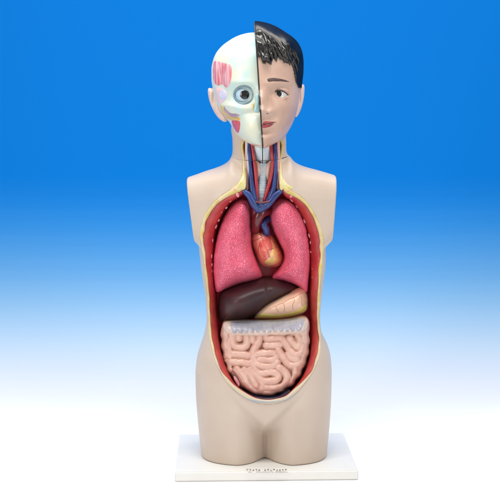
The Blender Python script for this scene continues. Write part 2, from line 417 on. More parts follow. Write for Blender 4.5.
# outward normals per island before the remesh
md = tmp.modifiers.new('r', 'REMESH'); md.mode = 'VOXEL'; md.voxel_size = .0022; md.use_smooth_shade = True
md = tmp.modifiers.new('s', 'SMOOTH'); md.factor = .5; md.iterations = 3
dg = bpy.context.evaluated_depsgraph_get()
me = bpy.data.meshes.new_from_object(tmp.evaluated_get(dg)); tmp.modifiers.clear(); tmp.data = me
vg = tmp.vertex_groups.new(name='soft')
for v in me.vertices:
    if zof(196) < v.co.z < zof(140):
        x_, y_ = PX(v.co); w_ = smooth(142, 156, y_)*(1-smooth(180, 192, y_))*(1-smooth(36, 52, abs(x_-260)))
        if w_ > .01: vg.add([v.index], w_, 'REPLACE')
md = tmp.modifiers.new('s2', 'SMOOTH'); md.factor = .6; md.iterations = 45; md.vertex_group = 'soft'
dg = bpy.context.evaluated_depsgraph_get(); dg.update()
me = bpy.data.meshes.new_from_object(tmp.evaluated_get(dg)); tmp.modifiers.clear(); tmp.vertex_groups.clear(); tmp.data = me
for v in me.vertices:
    if v.co.z < .0004: v.co.z = .0004
body = tmp
BB = bvh_of(body)
print('body faces', len(me.polygons))

# ------------------------------------------------------------------ the opening: outer edge A, inner edge C (front view), both real rings in space
AC = [((243.5, 140), (246.5, 140)), ((243, 160), (246.5, 160)), ((242, 175), (246, 176)), ((236, 185.5), (244, 192)), ((220, 196.5), (229, 203)), ((208.5, 208.5), (220, 217)), ((202, 222), (214.5, 231)),
      ((199.8, 236), (213, 245)), ((202.3, 250), (212.5, 258)), ((205, 272), (213.2, 278)), ((207.8, 300), (215.5, 302)), ((208.6, 325), (217.5, 326)), ((211.5, 348), (219.5, 345)), ((219, 370), (225.5, 365)),
      ((231, 387), (235, 383)), ((248, 399.5), (251, 395)), ((268, 404), (268, 399)), ((289, 399), (286, 394.5)), ((306, 382), (301, 379)), ((317, 364), (309, 360)), ((320.8, 344), (311.5, 342)),
      ((319, 322), (311.3, 322)), ((319.6, 298), (311, 300)), ((321.5, 270), (311.2, 274)), ((323.5, 247), (310.2, 254)), ((322.5, 234), (309.5, 238)), ((315, 214), (303, 218)), ((303, 198), (294, 203)),
      ((289, 188.5), (283.5, 194)), ((282.5, 177), (279, 178)), ((281.5, 160), (278, 160)), ((281, 140), (277.5, 140))]
NS = 6
Ap = catmull([a for a, c in AC], NS, True); Cp = catmull([c for a, c in AC], NS, True); NR = len(Ap)
def neckw(py): return 1-smooth(180, 205, py)
Ah = [hit(BB, *p) for p in Ap]
ys = np.array([h.y for h in Ah])
for _ in range(6): ys = (np.roll(ys, 1)+ys*2+np.roll(ys, -1))/4
Yc = [min(y+(.013*(1-neckw(p[1]))+.006), .02) for y, p in zip(ys, Ap)]
Yd = [-.012*(1-neckw(p[1]))+(y+.03)*neckw(p[1]) for y, p in zip(ys, Ap)]
Cw = [P(*p, y) for p, y in zip(Cp, Yc)]
def lerp2(a, b, t): return (a[0]+(b[0]-a[0])*t, a[1]+(b[1]-a[1])*t)
ring0 = [h+(CAM-h)*.2 for h in Ah]
ring1 = [P(*a, max(y-.0, h.y)) for a, y, h in zip(Ap, ys, Ah)]
ring2 = [P(*lerp2(a, c, .7), y+.006) for a, c, y in zip(Ap, Cp, Yc)]
ring3 = [P(*lerp2(a, c, .8), y+.008) for a, c, y in zip(Ap, Cp, Yd)]
V, F = loft([ring0, ring1, ring2, ring3], False)
def capfaces(pts2, off, flip=False):
    n = len(pts2); r = geometry.delaunay_2d_cdt([Vector(p) for p in pts2], [(i, (i+1) % n) for i in range(n)], [tuple(range(n))], 1, 1e-9)
    return [tuple(off+r[3][i][0] for i in (f[::-1] if flip else f)) for f in r[2]]
F += capfaces([PX(v) for v in ring0], 0)+capfaces([PX(v) for v in ring3], 3*NR, True)
cut = mk('cutter', V, F, M['muscle'])
bo = body.modifiers.new('b', 'BOOLEAN'); bo.operation = 'DIFFERENCE'; bo.solver = 'EXACT'; bo.object = cut
dg = bpy.context.evaluated_depsgraph_get(); dg.update()
me = bpy.data.meshes.new_from_object(body.evaluated_get(dg)); n0 = len(body.data.polygons)
body.modifiers.clear(); body.data = me; bpy.data.objects.remove(cut)
print('after cut', n0, len(me.polygons))
# yellow edge, then red muscle band, then the cavity
def strip(name, rr, m, parent):
    V, F = loft(rr, False); return mk(name, V, F, m, parent, True, False)
def wob(i, a): return a*noise.noise(Vector((i*.35, a*9, 0)))
e0 = [P(*lerp2(a, c, -.04+.02*math.sin(i*.9)), h.y+.0015) for i, (a, c, h) in enumerate(zip(Ap, Cp, Ah))]
e1 = [P(*lerp2(a, c, .10), min(h.y, y)-.0018) for a, c, h, y in zip(Ap, Cp, Ah, ys)]
fw = [.27+.5*neckw(p[1])+.42*smooth(372, 396, p[1])*1.35+.12*noise.noise(Vector((i*.3, 0, 0))) for i, p in enumerate(Ap)]
e2 = [P(*lerp2(a, c, f*.7), y-.0016) for a, c, y, f in zip(Ap, Cp, ys, fw)]
e3 = [P(*lerp2(a, c, f), y+.001) for a, c, y, f in zip(Ap, Cp, ys, fw)]
e4 = [P(*lerp2(a, c, f+.02), y+.006) for a, c, y, f in zip(Ap, Cp, ys, fw)]
strip('cut_fat_edge', [e0, e1, e2, e3, e4], M['fat'], body)
m1 = [P(*lerp2(a, c, f+.03), y+.0022) for a, c, y, f in zip(Ap, Cp, ys, fw)]
m2 = [P(*lerp2(a, c, f+(1-f)*.4), y+(yc-y)*.25) for a, c, y, yc, f in zip(Ap, Cp, ys, Yc, fw)]
m3 = [P(*lerp2(a, c, f+(1-f)*.8), y+(yc-y)*.6) for a, c, y, yc, f in zip(Ap, Cp, ys, Yc, fw)]
m4 = [P(*c, yc) for c, yc in zip(Cp, Yc)]
m5 = [P(*c, yc+.006) for c, yc in zip(Cp, Yc)]
cav0 = strip('chest_wall', [m1, m2, m3, m4, m5], M['muscle'], root)
c1 = [P(*lerp2(a, c, .97), yc+.004) for a, c, yc in zip(Ap, Cp, Yc)]
c2 = [P(*lerp2(a, c, 1.12), yc+(yd-yc)*.5) for a, c, yc, yd in zip(Ap, Cp, Yc, Yd)]
c3 = [P(*lerp2(a, c, 1.2), yd) for a, c, yd in zip(Ap, Cp, Yd)]
V, F = loft([c1, c2, c3], False); F += capfaces([PX(v) for v in c3], 2*NR)
mk('cavity_lining', V, F, M['wall'], root, True, False)

# ribs cut through along the wall, collar bone ends
def rib(px, py, rx, rz, tilt, Y, m=None, name='rib'):
    c = P(px, py, Y); return mk(name, *ellipsoid(c, rx, .0035, rz, tilt), m or M['rib'], cav0)
def ringY(px, py):
    d = [(p[0]-px)**2+(p[1]-py)**2 for p in Cp]; i = int(np.argmin(d)); return Yc[i], i
ribspots = [(231, 201.5), (226, 207), (222, 213), (218.5, 219.5), (216, 226), (214, 233), (212.6, 240.5), (211.8, 248), (211.3, 256), (211.5, 264), (211.8, 272), (212.2, 280), (212.6, 289), (213, 298), (213.4, 307), (213.8, 316),
            (292, 201.5), (297, 207), (300.6, 213), (304, 220), (306.6, 227.5), (308.6, 235), (310, 243), (310.8, 251), (311.4, 260), (312, 269), (312.4, 278), (312.8, 288), (313, 298), (313.2, 308)]
for px, py in ribspots:
    y, i = ringY(px, py); a = Cp[i-2]; b_ = Cp[(i+2) % NR]; tl = math.atan2(-(b_[0]-a[0]), -(b_[1]-a[1])*1.0)
    if random.random() < .12: continue
    rib(px+random.uniform(-.5, .5), py+random.uniform(-1.2, 1.2), random.uniform(.0012, .0022), random.uniform(.0026, .0052), math.atan2((b_[0]-a[0]), (b_[1]-a[1])), y-.003)
for px, py, a in ((234.5, 189.5, .9), (237.5, 195, .5), (288.5, 190.5, -.9), (291.5, 195.5, -.5)):
    rib(px, py, .0032, .0052, a, ringY(px, py)[0]-.009, M['rib'], 'collar_bone_end')
patch('fat_pad', [(230, 188.6), (237, 184), (242, 175), (244, 168), (245.6, 169), (246, 186), (243, 190), (237, 188.6)], BB, M['fatg'], body, .0018, 3)
patch('fat_pad', [(279, 168), (281, 168), (283, 177), (287.5, 183.6), (294, 188.4), (290, 189.8), (285, 188.4), (280, 189)], BB, M['fatg'], body, .0018, 3)

# ------------------------------------------------------------------ throat: windpipe, larynx, thyroid muscles, arteries, veins
def tb(name, pts, rad, m, parent, n=12):
    return mk(name, *tube([P(x, y, Y) for x, y, Y in pts], [q*.00212 for q in rad] if isinstance(rad, (list, tuple)) else rad*.00212, n), m, parent)
tr = []
q = catmull([(263.4, 163, -.05), (262.6, 178, -.055), (262, 190, -.06), (261.6, 206, -.055)], 14)
rings = []
for i, (x, y, Y) in enumerate(q):
    c = P(x, y, Y); r = (4.6+.35*math.sin(i*2.1))*.00212
    rings.append([c+Vector((math.cos(k*math.pi/8)*r, math.sin(k*math.pi/8)*r*.8, 0)) for k in range(16)])
wind = mk('windpipe', *loft(rings), M['trach'], root)
relief('larynx', [(252, 143), (262, 142), (272, 143), (272.5, 152), (271.5, 160), (267, 163), (263.6, 169), (260, 163), (254.5, 160), (252.5, 152)], M['cart'], wind, -.045, .016, 4, back=.015,
       extra=lambda x, y, d: .004*math.exp(-((x-262.5)/2.5)**2)*min(d/3, 1))
for s, pts in (('l', [(255, 161), (259.5, 163), (262.2, 170), (261, 177), (258, 182), (256, 178), (255, 169)]), ('r', [(267.5, 163), (271.5, 161), (271.6, 170), (270, 178), (267, 183), (264.6, 177), (264.6, 169)])):
    relief('throat_muscle', pts, M['thyro'], wind, -.056, .012, 3, back=.012)
for pts in ([(251.5, 141, -.05), (253, 152, -.058), (254.6, 164, -.062), (256, 178, -.066), (256.6, 190, -.068), (257.4, 203, -.066)],
            [(270.6, 141, -.05), (271.6, 152, -.058), (272.4, 163, -.062), (271, 176, -.066), (268, 188, -.068), (264.6, 200, -.066)]):
    tb('carotid_artery', pts, [1.5, 1.6, 1.7, 1.8, 1.9, 1.9], M['red'], root)
for pts in ([(248.8, 141, -.045), (249.2, 152, -.056), (250, 165, -.06), (251, 178, -.066), (252.4, 190, -.072), (255, 203, -.074)],
            [(274.8, 141, -.045), (275.2, 152, -.056), (275.8, 165, -.06), (275.4, 178, -.066), (273.6, 190, -.072), (268.5, 202, -.074)]):
    tb('jugular_vein', pts, [2.1, 2.2, 2.3, 2.6, 3, 3.2], M['blue'], root)
tb('neck_muscle', [(246.4, 141, -.046), (246.6, 158, -.054), (246.6, 174, -.06), (247, 188, -.062)], [1.6, 1.6, 1.7, 2.0], M['thyro'], root)
tb('neck_muscle', [(278.2, 141, -.046), (278.6, 158, -.054), (278.6, 174, -.06), (278.6, 188, -.062)], [1.6, 1.6, 1.7, 2.0], M['thyro'], root)
tb('nerve', [(247, 142, -.05), (247.6, 160, -.062), (248.8, 176, -.066), (250, 188, -.072)], .7, M['lav'], root)
tb('nerve', [(277.6, 142, -.05), (278, 160, -.06), (278.2, 176, -.066), (277, 188, -.072)], .8, M['rib'], root)
tb('subclavian_vein', [(239, 188, -.072), (244, 191, -.08), (249.5, 196, -.082), (254, 204, -.08), (258, 209, -.074)], [2.0, 2.6, 3.2, 3.8, 4.0], M['blue'], root)
tb('subclavian_vein', [(286.5, 188.6, -.072), (281, 191, -.08), (275, 196, -.082), (268, 204, -.08), (260, 209, -.074)], [1.8, 2.4, 3.1, 3.6, 4.0], M['blue'], root)
tb('thyroid_vein', [(255, 201.5, -.084), (262, 202.6, -.088), (270, 201.2, -.086)], .9, M['dred'], root)
tb('thyroid_vein', [(258, 207, -.084), (262, 205.4, -.088), (266, 208, -.086)], .8, M['blue'], root)
tb('neck_joint_line', [(244.5, 160.2, -.068), (252, 160.4, -.076), (262, 160.8, -.08), (271, 160.4, -.077), (279, 159, -.068)], .28, M['seam'], body)
mk('neck_joint_line', *tube([hit(BB, x, y)+Vector((0, -.0002, 0)) for x, y in ((279.5, 159), (282, 158.4), (284.5, 157.6), (287, 156.8))], .0007), M['seam'], body)
mk('neck_joint_line', *tube([hit(BB, x, y)+Vector((0, .0001, 0)) for x, y in ((233.5, 157.8), (236, 158.8), (239, 159.6), (243, 160))], .00045), M['tendon'], body)

# ------------------------------------------------------------------ chest organs
LL = [(242.5, 196.5), (236, 199.5), (230, 206), (223.5, 217), (217.5, 234), (214, 252), (213, 270), (214, 283), (217, 292), (226, 288.9), (239.5, 283.8), (253, 280.8), (260.8, 277.6), (261.6, 273.5), (257, 262), (253, 250.6), (251.6, 240), (252, 225), (252, 210), (249.5, 201)]
LR = [(286, 196.5), (293, 199.5), (300.5, 209), (306.5, 226), (309.6, 245), (310.2, 264), (308.6, 280), (306.5, 292), (299.6, 287), (289, 282.5), (280, 280.4), (273.4, 279.8), (273.2, 276), (279, 269.5), (283.3, 261), (283.4, 252), (278.8, 241.6), (272.8, 229.6), (269, 219), (269.8, 209.6), (275.6, 201)]
def bumps(a, f):
    return lambda x, y, d: a*noise.noise(Vector((x*f, y*f, 3)))*min(d/3, 1)
for L in (LL, LR):
    relief('lung', L, M['lung'], root, -.03, .066, 16, back=.035, cell=1.1, extra=bumps(.0022, .13), rel=26)
heart = relief('heart', [(253.5, 228), (261, 228.5), (271, 233.5), (277, 243), (283, 254.5), (283, 261), (278, 266.5), (269, 267.6), (261, 264.8), (255.5, 255), (251.5, 242), (251.5, 233)], M['heart'], root, -.02, .046, 13, back=.03, extra=bumps(.002, .2))
HB = bvh_of(heart)
patch('heart_fat', [(272, 236), (275, 242), (280, 251), (281.6, 259), (277, 264.5), (268.5, 265.6), (264, 262), (269, 256), (272, 247), (270, 240)], HB, M['heartfat'], heart, .0012, 3)
patch('heart_muscle', [(259, 241), (264, 239), (268, 243), (269, 251), (266, 258), (262, 256), (259, 249)], HB, mat('heart_red', (212, 84, 76), .28, (226, 130, 108), 60, coat=.5), heart, .001, 3)
def veins(name, lines, bv, par, r=.0005, m=None):
    for l in lines: mk(name, *tube([hit(bv, *p)+Vector((0, -r*.3, 0)) for p in catmull(l, 6)], r, 6, 1), m or M['vein'], par)
HB2 = HB
veins('heart_vessel', [[(252.5, 241.5), (257, 239.6), (262, 237)], [(260, 230), (261, 236), (265, 243), (268, 252), (270, 262)], [(268, 250), (273, 248.4), (277, 247)], [(269, 256), (275, 257), (280, 254)], [(263, 240), (259, 246), (258, 253)], [(275, 249), (277, 256), (276, 262)]], HB, heart, .00055, M['vein'])
tb('aorta', [(256, 230, -.045), (257, 221, -.06), (261, 213.5, -.062), (268, 211, -.05)], [4.5, 5.0, 5.2, 4.4], M['dred'], heart, 16)
tb('vena_cava', [(255, 206, -.066), (254.5, 216, -.056), (254.5, 228, -.04)], [3.4, 3.2, 3.2], M['dred'], heart, 16)
tb('pulmonary_artery', [(267, 234, -.048), (266, 229, -.056), (264, 224, -.058), (268, 219, -.044)], [3.0, 3.4, 3.4, 3], M['blue'], heart, 16)

# ------------------------------------------------------------------ abdomen
stom = relief('stomach', [(296, 288), (303, 287.6), (306.8, 293), (308, 303), (306.6, 310), (301, 314.5), (290, 317.8), (276.6, 319.4), (263.4, 319.4), (254.6, 318), (256, 312), (262, 304), (275, 296)], M['stomach'], root, -.02, .066, 15, back=.03, extra=bumps(.0015, .12))
SB = bvh_of(stom)
patch('omentum', [(255, 317.2), (261, 313.4), (268, 313.2), (278, 314), (290, 312.5), (299, 309), (306, 303.5), (306.8, 309), (301, 313.6), (290, 317), (276.6, 318.6), (263.4, 318.7)], SB, M['oment'], stom, .0012, 2)
veins('stomach_vessel', [[(303, 292), (299, 294.6), (294, 297.4), (289, 299.2), (283, 303), (276, 305.6), (269, 309.6)], [(294, 297.4), (294.4, 301), (292.6, 305), (293.2, 309.6)], [(283, 303), (284.6, 307), (284, 311.6)], [(299, 294.6), (301.6, 298.6), (301.4, 303.4), (303, 306)], [(276, 305.6), (276.4, 308.6), (278.6, 312)]], SB, stom, .00032)
liver = relief('liver', [(220.4, 294), (228, 288), (239, 283.2), (250, 280), (262, 277), (272, 276.8), (281, 278.6), (291, 282.6), (300.5, 288.6), (292, 295.6), (275, 306.2), (262.3, 313.2), (252.4, 317.8), (243.6, 320.4), (234, 322.4), (225, 323), (220.4, 320.5), (218.4, 312), (218.4, 302)],
       M['liver'], root, -.02, .066, 20, back=.03, cell=1.1, rel=40, extra=lambda x, y, d: (.013*gs(x, y, 238, 303, 15, 15)+.006*gs(x, y, 262, 292, 16, 10)-.0030*math.exp(-((x-268-(y-290)*.25)/2.2)**2)*(1-smooth(294, 302, y)))*smooth(0, 8, d))
# bowel: relief of packed coils following their centre lines
coils = [[(231.5, 327), (232.3, 335), (233.5, 344.5), (240, 347.5), (246.5, 344.5), (246.5, 334), (246, 329)], [(238.5, 328), (238.8, 338)],
 [(231, 353.6), (240, 354), (248, 355.6)], [(230, 361.8), (240, 362), (249, 363.4)], [(253, 352.6), (255.4, 347), (258.6, 341), (259.4, 333)], [(252.5, 333), (252.6, 340)],
 [(266.5, 345), (273, 345.2), (279.5, 344.6)], [(266, 333), (267, 338.4), (273.6, 338), (281, 338), (286, 344.5), (291, 351.6), (296, 354.6), (301, 352.5), (303.6, 346)], [(275, 331), (284, 332)],
 [(256, 354), (266, 353), (273.4, 352.8)], [(256, 354), (253, 358), (256, 363.5)], [(260, 359.4), (272, 359.6), (276, 357)], [(256, 363.5), (264, 366), (272.6, 365.6), (277, 362)],
 [(278.2, 350), (283, 357), (288, 363.6), (295, 365.4), (301.5, 362.4), (305, 356)], [(289.5, 338.5), (294, 344), (298, 347.2), (300, 342), (298, 334)], [(292, 331.5), (303, 333), (305, 340)],
 [(288.5, 354.2), (292, 358.6), (297.4, 359)], [(251.6, 362), (255, 369.5), (261, 373.4), (271, 371.6), (278, 375.4), (275, 380.2), (265, 381), (260.5, 379)],
 [(278.5, 367), (284.5, 371.5), (287.3, 378), (284.5, 385), (278, 388), (266, 388)], [(296, 369.6), (295.4, 377), (290.5, 386)], [(302.2, 368), (299, 376.5), (295, 383)], [(264, 394), (273, 394.2), (281.5, 391.4)],
 [(237, 369), (244, 376.5), (248, 386), (255, 393)], [(244.5, 369.6), (251, 376), (255.6, 386)], [(250, 369.6), (257, 376), (262.6, 384), (260.5, 392.5)], [(227, 362.4), (228.6, 369)],
 [(226, 325), (225, 334.5), (224.4, 344.5), (225, 355)], [(228.2, 340), (228.4, 349), (229, 356)], [(306, 322), (306.6, 333), (306.4, 345), (305.4, 356)]]
seg = []
for ci, c in enumerate(coils):
    q = catmull(c, 6)
    for a, b_ in zip(q, q[1:]): seg.append((a, b_, ci))
SA = np.array([s_[0] for s_ in seg]); SBb = np.array([s_[1] for s_ in seg])
def coil_h(x, y):
    p = np.array((x, y)); d = SBb-SA; t = np.clip(((p-SA)*d).sum(1)/np.maximum((d*d).sum(1), 1e-9), 0, 1)
    return float(np.hypot(*(p-(SA+t[:, None]*d)).T).min())
def gut_extra(x, y, d):
    r = coil_h(x, y); rr = 4.5; t = min(r/rr, 1)
    return (.0158*math.sqrt(max(0, 1-t*t))*(1+.16*noise.noise(Vector((x*.22, y*.22, 7))))-.007)*smooth(0, 2.2, d)
GO = [(221.6, 328), (224, 322), (232, 320.5), (245, 320.5), (260, 320.5), (275, 320), (290, 318.5), (303, 316.5), (308.6, 320), (309.6, 328), (308.8, 334), (310, 341), (308.8, 347), (309.4, 353), (307, 359), (306.6, 365), (303, 370), (301.6, 376), (297, 380), (294, 386), (287.5, 388.6), (284, 392.5), (277, 394.5), (272, 397),
      (262, 396.8), (253, 395.6), (246.5, 392), (240, 389.8), (234.6, 385), (229.6, 377), (225.4, 371), (225, 365), (221.6, 360), (222.6, 353), (220.6, 347), (221.8, 340), (220.4, 335)]
gut = relief('small_intestine', GO, M['gut'], root, -.044, .042, 11, back=.03, cell=.55, extra=gut_extra, n=4)
GB = bvh_of(gut)
# transverse colon with its haustra, and the blind gut with its appendix
def hau(x, y, d): return (.0024*abs(math.sin((x-231+1.2*math.sin(x*.31))*math.pi/5.8))**.7*(.55+.6*noise.noise(Vector((x*.2, 0, 0)))+.4)*(smooth(323, 330, y)*.6+.4))*smooth(0, 1.5, d)-.0016*smooth(330, 334, y)
patch('transverse_colon', [(223, 327), (225, 322), (234, 320.6), (250, 321), (270, 320.6), (290, 319.2), (304, 317.6), (308, 320.5), (307.6, 327), (304, 332.6), (298, 334.4), (290, 335), (282, 335.6), (272, 335.8), (262, 336.2), (250, 336.2), (240, 336), (232.6, 335.4), (226, 333)],
      GB, M['colon'], root, .0098, 5, cell=.55, n=6, extra=hau, sink=.004, rel=40)
TB = bvh_of(bpy.data.objects['transverse_colon'])
lob = [(305, 320.5), (303.5, 326)]
x = 301.0
while x > 234: lob += [(x, 331.2-(x-268)*.03), (x-1.6, 332.6-(x-268)*.03), (x-3.8, 332.4-(x-268)*.03), (x-5.4, 330.2-(x-268)*.03)]; x -= 5.8
patch('colon_band', [(230, 325), (233, 321.4), (245, 320.6), (262, 320.4), (280, 319.8), (296, 318), (303, 317.6)]+lob, TB, M['colong'], bpy.data.objects['transverse_colon'], .0016, 2.0, n=4, cell=.6, rel=4,
      extra=lambda x, y, d: .0022*abs(math.sin((x-301)*math.pi/5.8))**.7*smooth(0, 2, d))
cec = patch('blind_gut', [(231, 367.6), (236, 369.6), (240, 375), (243.6, 381.6), (244.2, 387), (240.6, 389.4), (236, 387), (231.6, 380), (229, 372.6)], GB, M['gut'], root, .007, 3.6, cell=.5, sink=.002,
      extra=lambda x, y, d: -.0065*math.exp(-(((x-235.6)*.9-(y-377)*.45)/1.5)**2-((y-377)/7.5)**2)*smooth(0, 2.6, d))
relief('appendix', [(234, 376), (236.6, 377.6), (239.4, 383), (239, 386.4), (236.4, 383.4), (234, 379)], M['rib'], cec, -.084, .006, 1.5, back=.01, cell=.6)
# bladder rim low in the pelvis
relief('bladder', [(238, 388), (246, 393.5), (256, 397), (268, 398.4), (279, 397), (286, 393), (290, 391), (288, 395), (281, 399), (268, 400.8), (252, 399), (242, 393.6)], M['dblue'], root, -.088, .004, 2, back=.02, cell=.8)
patch('pelvic_lip', [(236, 390.6), (243, 395.6), (252, 398.8), (268, 400.6), (283, 398.8), (292, 394.4), (300, 387.6), (293, 396.6), (283, 401.6), (268, 403.8), (253, 402), (243, 397.6)], BB, M['blad'], body, .0034, 2.4, n=6, cell=.6, rel=8)

# ------------------------------------------------------------------ head
YC = -.005
def head_half(name, tab, sgn, bumpf, m, parent, expo=(1, 1), off=0, keep=None, ny=120, nphi=72):
    V = []; F = []; y0, y1 = tab[0][0], tab[-1][0]; rows = []
    lim = [1e9]*(nphi+1)
    if keep:
        for k in range(nphi+1):
            f = math.pi*k/nphi; yy = y0+1
            while yy < y1:
                px = pchip(tab, yy, 1)+(pchip(tab, yy, 2)-pchip(tab, yy, 1))*math.sin(f)**expo[0]
                if yy >= keep(px, f): break
                yy += .1
            lim[k] = yy
        if True: lim = [lim[k] if k in (0, nphi) else (lim[k-1]+2*lim[k]+lim[k+1])/4 for k in range(nphi+1)]
    for i in range(ny+1):
        t = i/ny; py0 = y0+(y1-y0)*(t if t > .25 else (t/.25)**1.7*.25); row = []
        for k in range(nphi+1):
            py = min(py0, lim[k])
            xs, xe, df, db = (pchip(tab, py, q) for q in (1, 2, 3, 4))
            f = math.pi*k/nphi; s_, c_ = math.sin(f), math.cos(f)
            px = xs+(xe-xs)*s_**expo[0]
            Y = YC-df*abs(c_)**expo[1] if c_ > 0 else YC+db*abs(c_)
            if c_ > 0: Y -= bumpf(px, py)*smooth(0, .35, c_)
            q = P(px, py, YC); row.append((q.x, Y, q.z, px, py0, f))
        rows.append(row)
    n = nphi+1
    V = [r[:3] for row in rows for r in row]
    for i in range(ny):
        for k in range(nphi):
            a = i*n+k; f = (a, a+1, a+n+1, a+n)
            if keep is None or rows[i][k][4] < max(lim[k], lim[k+1]): F.append(f)
        if keep is None: F.append((i*n, i*n+n, i*n+n+nphi, i*n+nphi))
    if keep is None: F.append(tuple(range(n))); F.append(tuple(ny*n+k for k in range(n)))
    o = mk(name, V, F, m, parent)
    if keep is None:
        try:
            b = bmesh.new(); b.from_mesh(o.data)
            for e_ in b.edges:
                if len(e_.link_faces) == 2 and e_.calc_face_angle(0) > 1.0: e_.smooth = False
            b.to_mesh(o.data); b.free()
        except Exception as ex: print(ex)
    return o
def seamx(py): return 254.6+(py-24)*(262.3-254.6)/(146-24)
SK = [(33.1, 249.5, .022, .02), (33.8, 245.3, .036, .034), (36, 238, .054, .054), (39.5, 231, .068, .070), (47, 221, .084, .088), (54, 215.6, .093, .098), (60.5, 213, .099, .104), (70, 211.4, .104, .108),
      (80, 211.5, .106, .108), (88, 212.6, .106, .104), (98, 215, .104, .096), (108, 219, .103, .084), (117, 225.5, .104, .07), (124, 230.5, .106, .06), (131, 234, .106, .055), (137, 239, .104, .05), (142, 246, .1, .045), (145.6, 254, .094, .04)]
SK = [(y, seamx(y)-.5, xe, df, db) for y, xe, df, db in SK]
def skb(x, y):
    h = -.021*gs(x, y, 243.5, 95, 9.5, 8.5)+.005*gs(x, y, 243, 84, 10, 3.5)+.008*gs(x, y, 238, 108, 9, 5)+.007*gs(x, y, 258, 94, 5, 9)
    h += -.012*gs(x, y, 223, 84, 6, 14)+.007*gs(x, y, 229, 106, 8, 3.2)-.008*gs(x, y, 231, 116, 6, 4)+.006*gs(x, y, 243, 132, 9, 8)-.006*gs(x, y, 250, 113, 8, 3)+.004*gs(x, y, 228, 82, 3, 9)+.010*gs(x, y, 251, 124, 9, 12)-.006*gs(x, y, 258.5, 107, 4, 6)+.004*gs(x, y, 252, 140, 8, 5)-.006*gs(x, y, 233, 126, 4, 7)
    return h
skull = head_half('skull_half', SK, -1, skb, M['bone'], root)
KB = bvh_of(skull)
FC = [(23.2, 256.5, .030, .024), (24, 262, .048, .042), (25.8, 269.5, .064, .058), (29, 277, .078, .074), (33.5, 284, .090, .086), (38, 290.6, .098, .096), (42.6, 295.4, .103, .102), (49, 299.2, .108, .108), (56, 301.2, .112, .112), (64, 302.0, .114, .112),
      (72, 301.8, .115, .11), (80, 301, .115, .106), (88, 300, .114, .1), (97, 299, .113, .092), (106, 298, .112, .08), (114, 296, .112, .07), (121, 293.6, .112, .06), (129, 289.6, .112, .055), (136, 285, .112, .05), (141, 279, .109, .045), (144.5, 272, .104, .04), (146.6, 266, .098, .038)]
FC = [(y, seamx(y)+.5, xe, df, db) for y, xe, df, db in FC]
def fcb(x, y):
    h = .017*gs(x, y, 261, 103, 3.9, 13)*smooth(82, 98, y)+.013*gs(x, y, 261.8, 111, 4.4, 4.2)+.010*gs(x, y, 268.6, 111.6, 2.3, 2.6)-.004*gs(x, y, 269, 101, 2.6, 7)
    h += -.008*gs(x, y, 277, 93, 8.5, 5.5)+.004*gs(x, y, 274, 84, 11, 3.6)+.005*gs(x, y, 285, 106, 9, 8)-.004*gs(x, y, 273, 117, 4, 5)
    h += .0055*gs(x, y, 265, 122.6, 7.5, 2.2)+.0065*gs(x, y, 265, 127, 6, 2.2)-.004*gs(x, y, 266, 131.5, 7, 2)+.006*gs(x, y, 264, 138, 8, 5)-.003*gs(x, y, 263, 117.5, 1.5, 3)
    return h
face = head_half('face_half', FC, 1, fcb, M['face'], root)
FB = bvh_of(face)
# dark cut edge between the two halves
V = []; F = []
N = 60
for i in range(N+1):
    py = 23.6+(146.2-23.6)*i/N; df = pchip(FC, py, 3); bmp = fcb(seamx(py)+.5, py)
    Yf = YC-df-bmp-.0008
    for px, Y in ((seamx(py)-.75, Yf), (seamx(py)+.55, Yf), (seamx(py)+.55, YC+.9*pchip(FC, py, 4)), (seamx(py)-.75, YC+.9*pchip(FC, py, 4))):
        q = P(px, py, YC); V.append((q.x, Y, q.z))
for i in range(N):
    for k in range(4): F.append((i*4+k, i*4+(k+1) % 4, i*4+4+(k+1) % 4, i*4+4+k))
F += [(0, 1, 2, 3), (N*4+3, N*4+2, N*4+1, N*4)]
mk('cut_edge', V, F, M['seam'], face, False)
mk('cut_edge_tail', *tube([P(262.4, 146, -.098), P(262.5, 152, -.092), P(262.6, 163, -.076)], .0011), M['seam'], face)
# hair: thick glossy shell with carved locks
HT = [(y-1.0 if y < 60 else y, xs-.3, xe+(1.6 if y < 90 else 0), df+.006, db+.005) for y, xs, xe, df, db in FC if y < 112]
def hairline(x): return pchip([(254, 57.5), (260, 60.2), (266, 61.2), (272, 60.2), (279, 57.6), (286, 59), (291, 63), (294.2, 71), (296, 82), (298.5, 88), (310, 90)], x, 1)
def hb(x, y):
    u = (x-256)*.9-(y-20)*.35
    h = .0085*noise.noise(Vector((u*.11, y*.08, 1)))+.0034*noise.noise(Vector((u*.22, y*.12, 5)))*smooth(30, 48, y)
    return h
def keep(px, f):
    a = hairline(px)+2.0*math.sin(px*.62+.5)*(.4+.6*abs(math.sin(px*.23)))+.7*math.sin(px*1.9); b_ = 88 if f < 1.75 else 200
    t = smooth(1.38, 1.5, f); return a*(1-t)+b_*t
hair = head_half('hair', HT, 1, hb, M['hair'], face, keep=keep, ny=170, nphi=130)
HBV = bvh_of(hair); lv = []; rl = random.Random(11)
def lock(x0, y0, x1, y1, bend, r):
    pts = []
    for k in range(6):
        t = k/5; x = x0+(x1-x0)*t+bend*math.sin(t*math.pi); y = y0+(y1-y0)*t
        ha = hit(HBV, x, y); hf = hit(FB, x, y); pts.append(P(x, y, min(ha.y-.0002, hf.y-.0035*(1-t*.5))))
    lv.append(tube(pts, [q*r*.0021 for q in (.25, .8, 1, .95, .65, .12)], 10, 4))
x = 262.5
